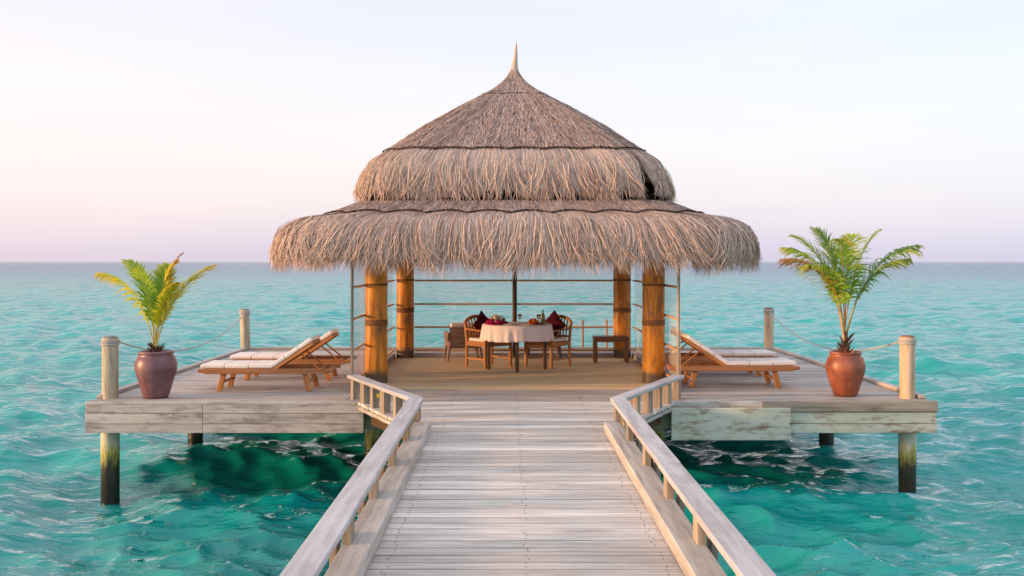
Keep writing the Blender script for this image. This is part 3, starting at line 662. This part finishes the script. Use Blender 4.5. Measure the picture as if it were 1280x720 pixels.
def make_chair():
    t = thing('armchair', 'x', 'chair', group='wooden armchairs at the dining table'); T = M['teak']; W, Dp = .27, .25   # faces -y
    for x in (-W, W):
        mb = MB(); mb.box((x, -Dp, .30), (.045, .045, .60), bev=.004); mb.build('leg', T, t)
        mb = MB(); mb.tube([(x, Dp, 0), (x, Dp, .42), (x*.98, Dp+.05, .74)], .025, 8); mb.build('leg', T, t)
        mb = MB(); mb.beam((x, -Dp-.05, .61), (x, Dp+.02, .63), .055, .028, bev=.006); mb.build('armrest', T, t)
        mb = MB(); mb.beam((x, -Dp, .14), (x, Dp, .14), .022, .03); mb.build('stretcher', T, t)
    mb = MB()
    for a, b in (((-W,-Dp),(W,-Dp)), ((-W,Dp),(W,Dp)), ((-W,-Dp),(-W,Dp)), ((W,-Dp),(W,Dp))): mb.beam((*a,.385), (*b,.385), .03, .065)
    for i in range(7): mb.box((0, -.22+i*.073, .424), (.53, .055, .014))
    mb.build('seat', T, t)
    mb = MB(); mb.box((0, -.01, .455), (.50, .47, .05), bev=.02); mb.build('cushion', M['cushion'], t)
    mb = MB(); pts = []
    for a in np.linspace(0, math.pi, 13): pts.append((-W*math.cos(a), Dp+.05+.03*math.sin(a), .70+.13*math.sin(a)))
    mb.tube(pts, .028, 8); mb.beam((-W, Dp+.02, .50), (W, Dp+.02, .50), .025, .04)
    for i in range(7):
        x = -.18+i*.06; mb.beam((x, Dp+.02, .50), (x, Dp+.07, .70+.13*math.sqrt(max(0,1-(x/W)**2))), .022, .012, up=(0,1,0))
    mb.build('backrest', T, t); return t
ch = make_chair(); ch.location = (-.34, 16.80, .006); ch.rotation_euler.z = R(40); tag(ch, 'wooden armchair with white seat cushion on the left side of the dining table')
c2 = copy_tree(ch); c2.location = (.655, 16.80, .006); c2.rotation_euler.z = R(-40); tag(c2, 'wooden armchair with white seat cushion on the right side of the dining table')
def throw_pillow(loc, rot, label, s=.20):
    n = 12; mb = MB(); vs = []; fs = []
    for side in (1, -1):
        b = len(vs)
        for i in range(n+1):
            for j in range(n+1):
                u, v = i/n*2-1, j/n*2-1; pinch = 1-.10*(1-abs(u*v)); th = .075*((1-u*u)*(1-v*v))**.45
                vs.append((u*s*pinch, side*th, v*s*pinch))
        for i in range(n):
            for j in range(n): q = b+i*(n+1)+j; f = (q, q+n+1, q+n+2, q+1); fs.append(f if side < 0 else f[::-1])
    mb.add(vs, fs, vs, .5, 0, True); o = mb.build('throw_pillow', M['burgundy']); o.location = loc; o.rotation_euler = rot; tag(o, label, 'pillow', 'burgundy pillows on the dining chairs')
throw_pillow((-.44, 16.93, .70), (R(-14), R(45), R(40)), 'dark burgundy pillow standing on its corner in the left dining chair', .18)
throw_pillow((.755, 16.93, .70), (R(-14), R(45), R(-40)), 'dark burgundy pillow standing on its corner in the right dining chair', .18)
# on the table
ztop = TC.z + .747
def blob(name, m, loc, rad, flat, label, cat, n=26, m2=None, seed=1):
    g = random.Random(seed); mb = MB()
    for i in range(n):
        a = g.random()*6.28; q = rad*math.sqrt(g.random()); h = flat*(1-(q/rad)**2)*g.uniform(.5, 1); c = Vector((q*math.cos(a), q*math.sin(a), h)); r0 = g.uniform(.02, .035)
        for k in range(6):
            b = a+k*1.05; d = Vector((math.cos(b), math.sin(b), .5)).normalized(); sd_ = Vector((-math.sin(b), math.cos(b), 0))
            mb.add([c, c+d*r0*1.0+sd_*r0*.7, c+d*r0*1.9, c+d*r0*1.0-sd_*r0*.7], [(0,1,2,3)], [(0,0,0)]*4, g.random(), 1 if (m2 and h > flat*.5) else 0)
        mb.lathe([(0,-h),(r0*.9,-h+.003),(r0,0),(0,r0*.6)], c, 8, m=1 if (m2 and h > flat*.5) else 0)
    o = mb.build(name, [m, m2 or m]); o.location = loc; tag(o, label, cat)
blob('flower_bouquet', M['magenta'], (-.20, 16.12, ztop), .17, .17, 'magenta and cream flower bouquet at the left of the dining table', 'flowers', 60, M['cream'], 3)
blob('folded_napkin', M['orange'], (.40, 16.15, ztop), .10, .11, 'orange folded napkin on the right half of the dining table', 'napkin', 14, None, 5)
def tableware(name, prof, m, loc, label, cat, group=None):
    mb = MB(); mb.lathe(prof, n=24); o = mb.build(name, m); o.location = loc; tag(o, label, cat, group)
plate = [(0,.0),(.07,.0),(.13,.014),(.135,.018),(.125,.016),(.07,.006),(0,.006)]
tableware('plate', plate, M['ceramic'], (.03, 16.0, ztop), 'white dinner plate on the table just right of the bouquet', 'plate')
tableware('plate', plate, M['ceramic'], (.28, 16.02, ztop), 'white dinner plate on the table left of the orange napkin', 'plate')
tableware('bottle', [(0,0),(.037,0),(.038,.12),(.030,.16),(.014,.19),(.013,.235),(.016,.24),(0,.24)], M['bottleglass'], (.55, 16.14, ztop), 'tall olive bottle standing near the right edge of the table', 'bottle')
wg = [(0,.0),(.03,.001),(.005,.008),(.004,.08),(.02,.095),(.034,.12),(.030,.165),(.028,.165),(.032,.12),(.018,.098),(0,.09)]
tableware('wine_glass', wg, M['glass'], (.18, 16.15, ztop), 'clear wine glass in the middle of the dining table', 'glass')
tableware('wine_glass', wg, M['glass'], (.48, 16.05, ztop), 'clear wine glass beside the olive bottle', 'glass')
# side bench
b = thing('bench', 'small dark wooden bench by the back right post of the pavilion', 'bench', (1.79, 17.5, .006))
mb = MB(); mb.box((0,0,.43), (.62,.36,.05), bev=.008); mb.box((0,-.15,.385), (.52,.02,.05)); mb.build('seat', M['brown'], b)
for x in (-.275, .275):
    for y in (-.145, .145): mb = MB(); mb.box((x,y,.203), (.055,.05,.405), bev=.004); mb.build('leg', M['brown'], b)
# wicker lounge chairs
def make_wicker():
    t = thing('wicker_chair', 'x', 'wicker chair', group='wicker chairs by the back rail'); W = M['wicker']
    mb = MB(); mb.box((0,-.0,.30), (.60,.56,.16), bev=.03); mb.build('seat', W, t)
    mb = MB()
    for i in range(9): mb.tube([(-.27,.25,.33+i*.032), (0,.30,.33+i*.032), (.27,.25,.33+i*.032)], .017, 6)
    mb.build('backrest', W, t)
    for x in (-.29, .29):
        mb = MB(); mb.box((x, 0, .42), (.05,.54,.16), bev=.02); mb.build('armrest', W, t)
        for y in (-.25, .25): mb = MB(); mb.tube([(x*.94,y,.24), (x*1.05,y*1.05,0)], [.028,.02], 8); mb.build('leg', W, t)
    mb = MB(); mb.box((0,-.03,.405), (.50,.48,.07), bev=.025); mb.build('cushion', M['cushion'], t)
    mb = MB(); mb.box((0,.20,.53), (.50,.10,.28), Matrix.Rotation(R(-10),3,'X'), bev=.03); mb.build('cushion', M['cushion'], t)
    return t
wk = make_wicker(); wk.location = (-.83, 18.0, .006); wk.rotation_euler.z = R(190); tag(wk, 'low grey brown wicker chair behind the left dining chair')
w2 = copy_tree(wk); w2.location = (.62, 18.05, .006); w2.rotation_euler.z = R(172); tag(w2, 'low grey brown wicker chair mostly hidden behind the dining table')
# ladder at the back edge
ld = thing('swim_ladder', 'orange wooden ladder rails at the back edge of the deck', 'ladder', (1.73, 20.06, 0))
for x in (-.24, .24): mb = MB(); mb.tube([(x,0,-1.4), (x,0,.55), (x,-.03,.60)], .021, 10); mb.build('rail', M['teak'], ld)
for z in (-.9, -.6, -.3): mb = MB(); mb.box((0,0,z), (.46,.09,.035)); mb.build('step', M['teak'], ld)

# ------------------------------------------------------------------ potted palms
def frond(parent, base, tip, mat_, rach, n=52, wmax=.33, seed=0, bow=.8, droop=.25, wl=.0135, t0=.26, y=0):
    g = random.Random(seed); P0 = Vector(base); P2 = Vector(tip); d = P2-P0
    P1 = P0 + Vector((d.x*.22, d.y*.22, d.z*bow)); P3 = P2
    def pt(t): return P0*(1-t)**2 + P1*2*t*(1-t) + P3*t*t
    def tg(t): return ((P1-P0)*(1-t)+(P3-P1)*t).normalized()
    mb = MB(); mb.tube([pt(t) for t in np.linspace(0, 1, 14)], [.010*(1-t*.85) for t in np.linspace(0, 1, 14)], 6, m=1)
    out_ = Vector((d.x, d.y, 0)); out_ = out_.normalized() if out_.length > .05 else Vector((0,-1,0))
    fr = g.random()
    for sgn in (-1, 1):
        for i in range(n):
            t = t0+(1-t0)*(i+g.random()*.6)/n; p = pt(t); T = tg(t); side = T.cross(Vector((0,0,1)))
            if side.length < .25: side = T.cross(out_)
            if abs(d.x) < .12: side = Vector((1, .25, 0))
            side.normalize(); side *= sgn; upn = side.cross(T)*sgn
            f = (t-t0)/(1-t0); ln = wmax*(math.sin(math.pi*min(1, f*.82+.16))**.7)*g.uniform(.85, 1.1)
            dr = (T*(.95+.5*f)+side*.9+upn*g.uniform(.0,.35)).normalized(); q = p; pts = [p]; K = 4
            for k in range(K):
                q = q + dr*ln/K; dr = (dr+Vector((0,0,-droop*g.uniform(.6,1.4)))).normalized(); pts.append(q)
            wv = dr.cross(upn); wv = (wv.normalized()*.6+T*.5).normalized()
            vs = []; gg = []
            for k, q in enumerate(pts):
                ww = wl*(.5, 1, .9, .55, .05)[k]; vs += [q-wv*ww, q+wv*ww]; gg += [(min(1, k/K*.55+f*.5),0,0)]*2
            mb.add(vs, [(2*k,2*k+1,2*k+3,2*k+2) for k in range(K)], gg, g.random()*.7+fr*.3, 0)
    return mb.build('frond', [mat_, rach], parent)
def potted(loc, pm, prof, label, trunk, fr, seed):
    t = thing('potted_palm', label, 'potted palm', loc)
    mb = MB(); mb.lathe(prof, n=48); p = mb.build('pot', pm, t)
    zs = prof[-1][1]; rs = prof[-1][0]; mb = MB(); mb.lathe([(rs+.01, zs), (rs*.5, zs+.02), (0, zs+.025)], n=24); mb.build('soil', M['soil'], t)
    mb = MB(); mb.tube([(0,0,zs-.02), (.01,0,zs+trunk*.5), (0,0,zs+trunk)], [.045,.035,.022], 10)
    g = random.Random(seed)
    for k in range(22):
        a = g.random()*6.28; z0 = zs+g.uniform(0, trunk*.8); d = Vector((math.cos(a), math.sin(a), 1.6)).normalized(); b0 = Vector((math.cos(a)*.04, math.sin(a)*.04, z0))
        mb.tube([b0, b0+d*.06, b0+d*.11+Vector((math.cos(a)*.02, math.sin(a)*.02, 0))], [.014,.010,.003], 5)
    mb.build('trunk', M['husk'], t)
    for i, f in enumerate(fr):
        tip, mt, rc, kw = f; frond(t, (random.uniform(-.02,.02), random.uniform(-.02,.02), zs+trunk*.6), tip, M[mt], M[rc], seed=seed*20+i, **kw)
    return t
pp = [(0,0),(.145,0),(.165,.03),(.215,.20),(.262,.36),(.268,.45),(.235,.53),(.212,.555),(.225,.575),(.228,.60),(.205,.605),(.19,.58),(.19,.54)]
potted((-4.59, 12.97, .005), M['pot_purple'], pp, 'purple brown glazed pot holding a yellowing palm on the left deck', .12, [
    ((-.70, -.10, 1.62), 'leafy', 'rachis', dict(wl=.0135, t0=.18, wmax=.38, bow=.92, droop=.42)),
    ((-.47, .25, 1.78), 'leafg', 'rachis', dict(wl=.0135, t0=.22, wmax=.28, bow=.85, droop=.12)),
    ((-.16, -.22, 1.68), 'leafg', 'rachis', dict(wl=.012, t0=.25, wmax=.27, bow=.7, droop=.3, n=40)),
    ((.22, .1, 1.76), 'leafy', 'rachis', dict(wl=.013, t0=.25, wmax=.30, bow=.85, droop=.3)),
    ((.06, .28, 1.72), 'leafg', 'rachis', dict(wl=.0135, t0=.22, wmax=.26, bow=.7, droop=.15)),
    ((.30, .10, 1.86), 'leafb', 'rachis', dict(wl=.0135, t0=.22, wmax=.30, bow=.8, droop=.2)),
    ((.76, -.05, 1.72), 'leafy', 'rachis', dict(wl=.0135, t0=.22, wmax=.33, bow=.75, droop=.22)),
    ((.36, -.25, 1.5), 'leafy', 'rachis', dict(wl=.0135, t0=.22, wmax=.2, bow=.8, droop=.2))], 3)
pr = [(0,0),(.135,0),(.155,.02),(.20,.16),(.248,.32),(.255,.41),(.225,.50),(.195,.53),(.20,.555),(.215,.575),(.195,.58),(.18,.55),(.18,.52)]
potted((4.44, 13.15, .005), M['pot_rust'], pr, 'rust red glazed pot holding a larger green palm on the right deck', .32, [
    ((-.84, -.1, 1.80), 'leafb', 'rachisr', dict(wmax=.46, bow=1.02, droop=.40, n=54)),
    ((-.58, .3, 2.10), 'leafg', 'rachisr', dict(wmax=.44, bow=.85, droop=.18, n=54)),
    ((-.16, -.3, 2.05), 'leafd', 'rachisr', dict(wmax=.34, bow=.75, droop=.36, n=46)),
    ((.18, .3, 2.12), 'leafg', 'rachisr', dict(wmax=.36, bow=.75, droop=.34, n=46)),
    ((.95, 0, 1.98), 'leafd', 'rachisr', dict(wmax=.52, bow=.90, droop=.42, n=56)),
    ((.70, -.3, 1.80), 'leafd', 'rachis', dict(wmax=.46, bow=.9, droop=.42, n=54)),
    ((-.74, .25, 1.95), 'leafg', 'rachis', dict(wmax=.46, bow=.95, droop=.36, n=50)),
    ((.40, -.1, 2.16), 'leafg', 'rachisr', dict(wmax=.40, bow=.8, droop=.2, n=50)),
    ((-.30, .3, 2.20), 'leafd', 'rachisr', dict(wmax=.38, bow=.8, droop=.2, n=50)),
    ((-.55, -.35, 1.72), 'leafg', 'rachis', dict(wmax=.46, bow=.98, droop=.42, n=54))], 4)
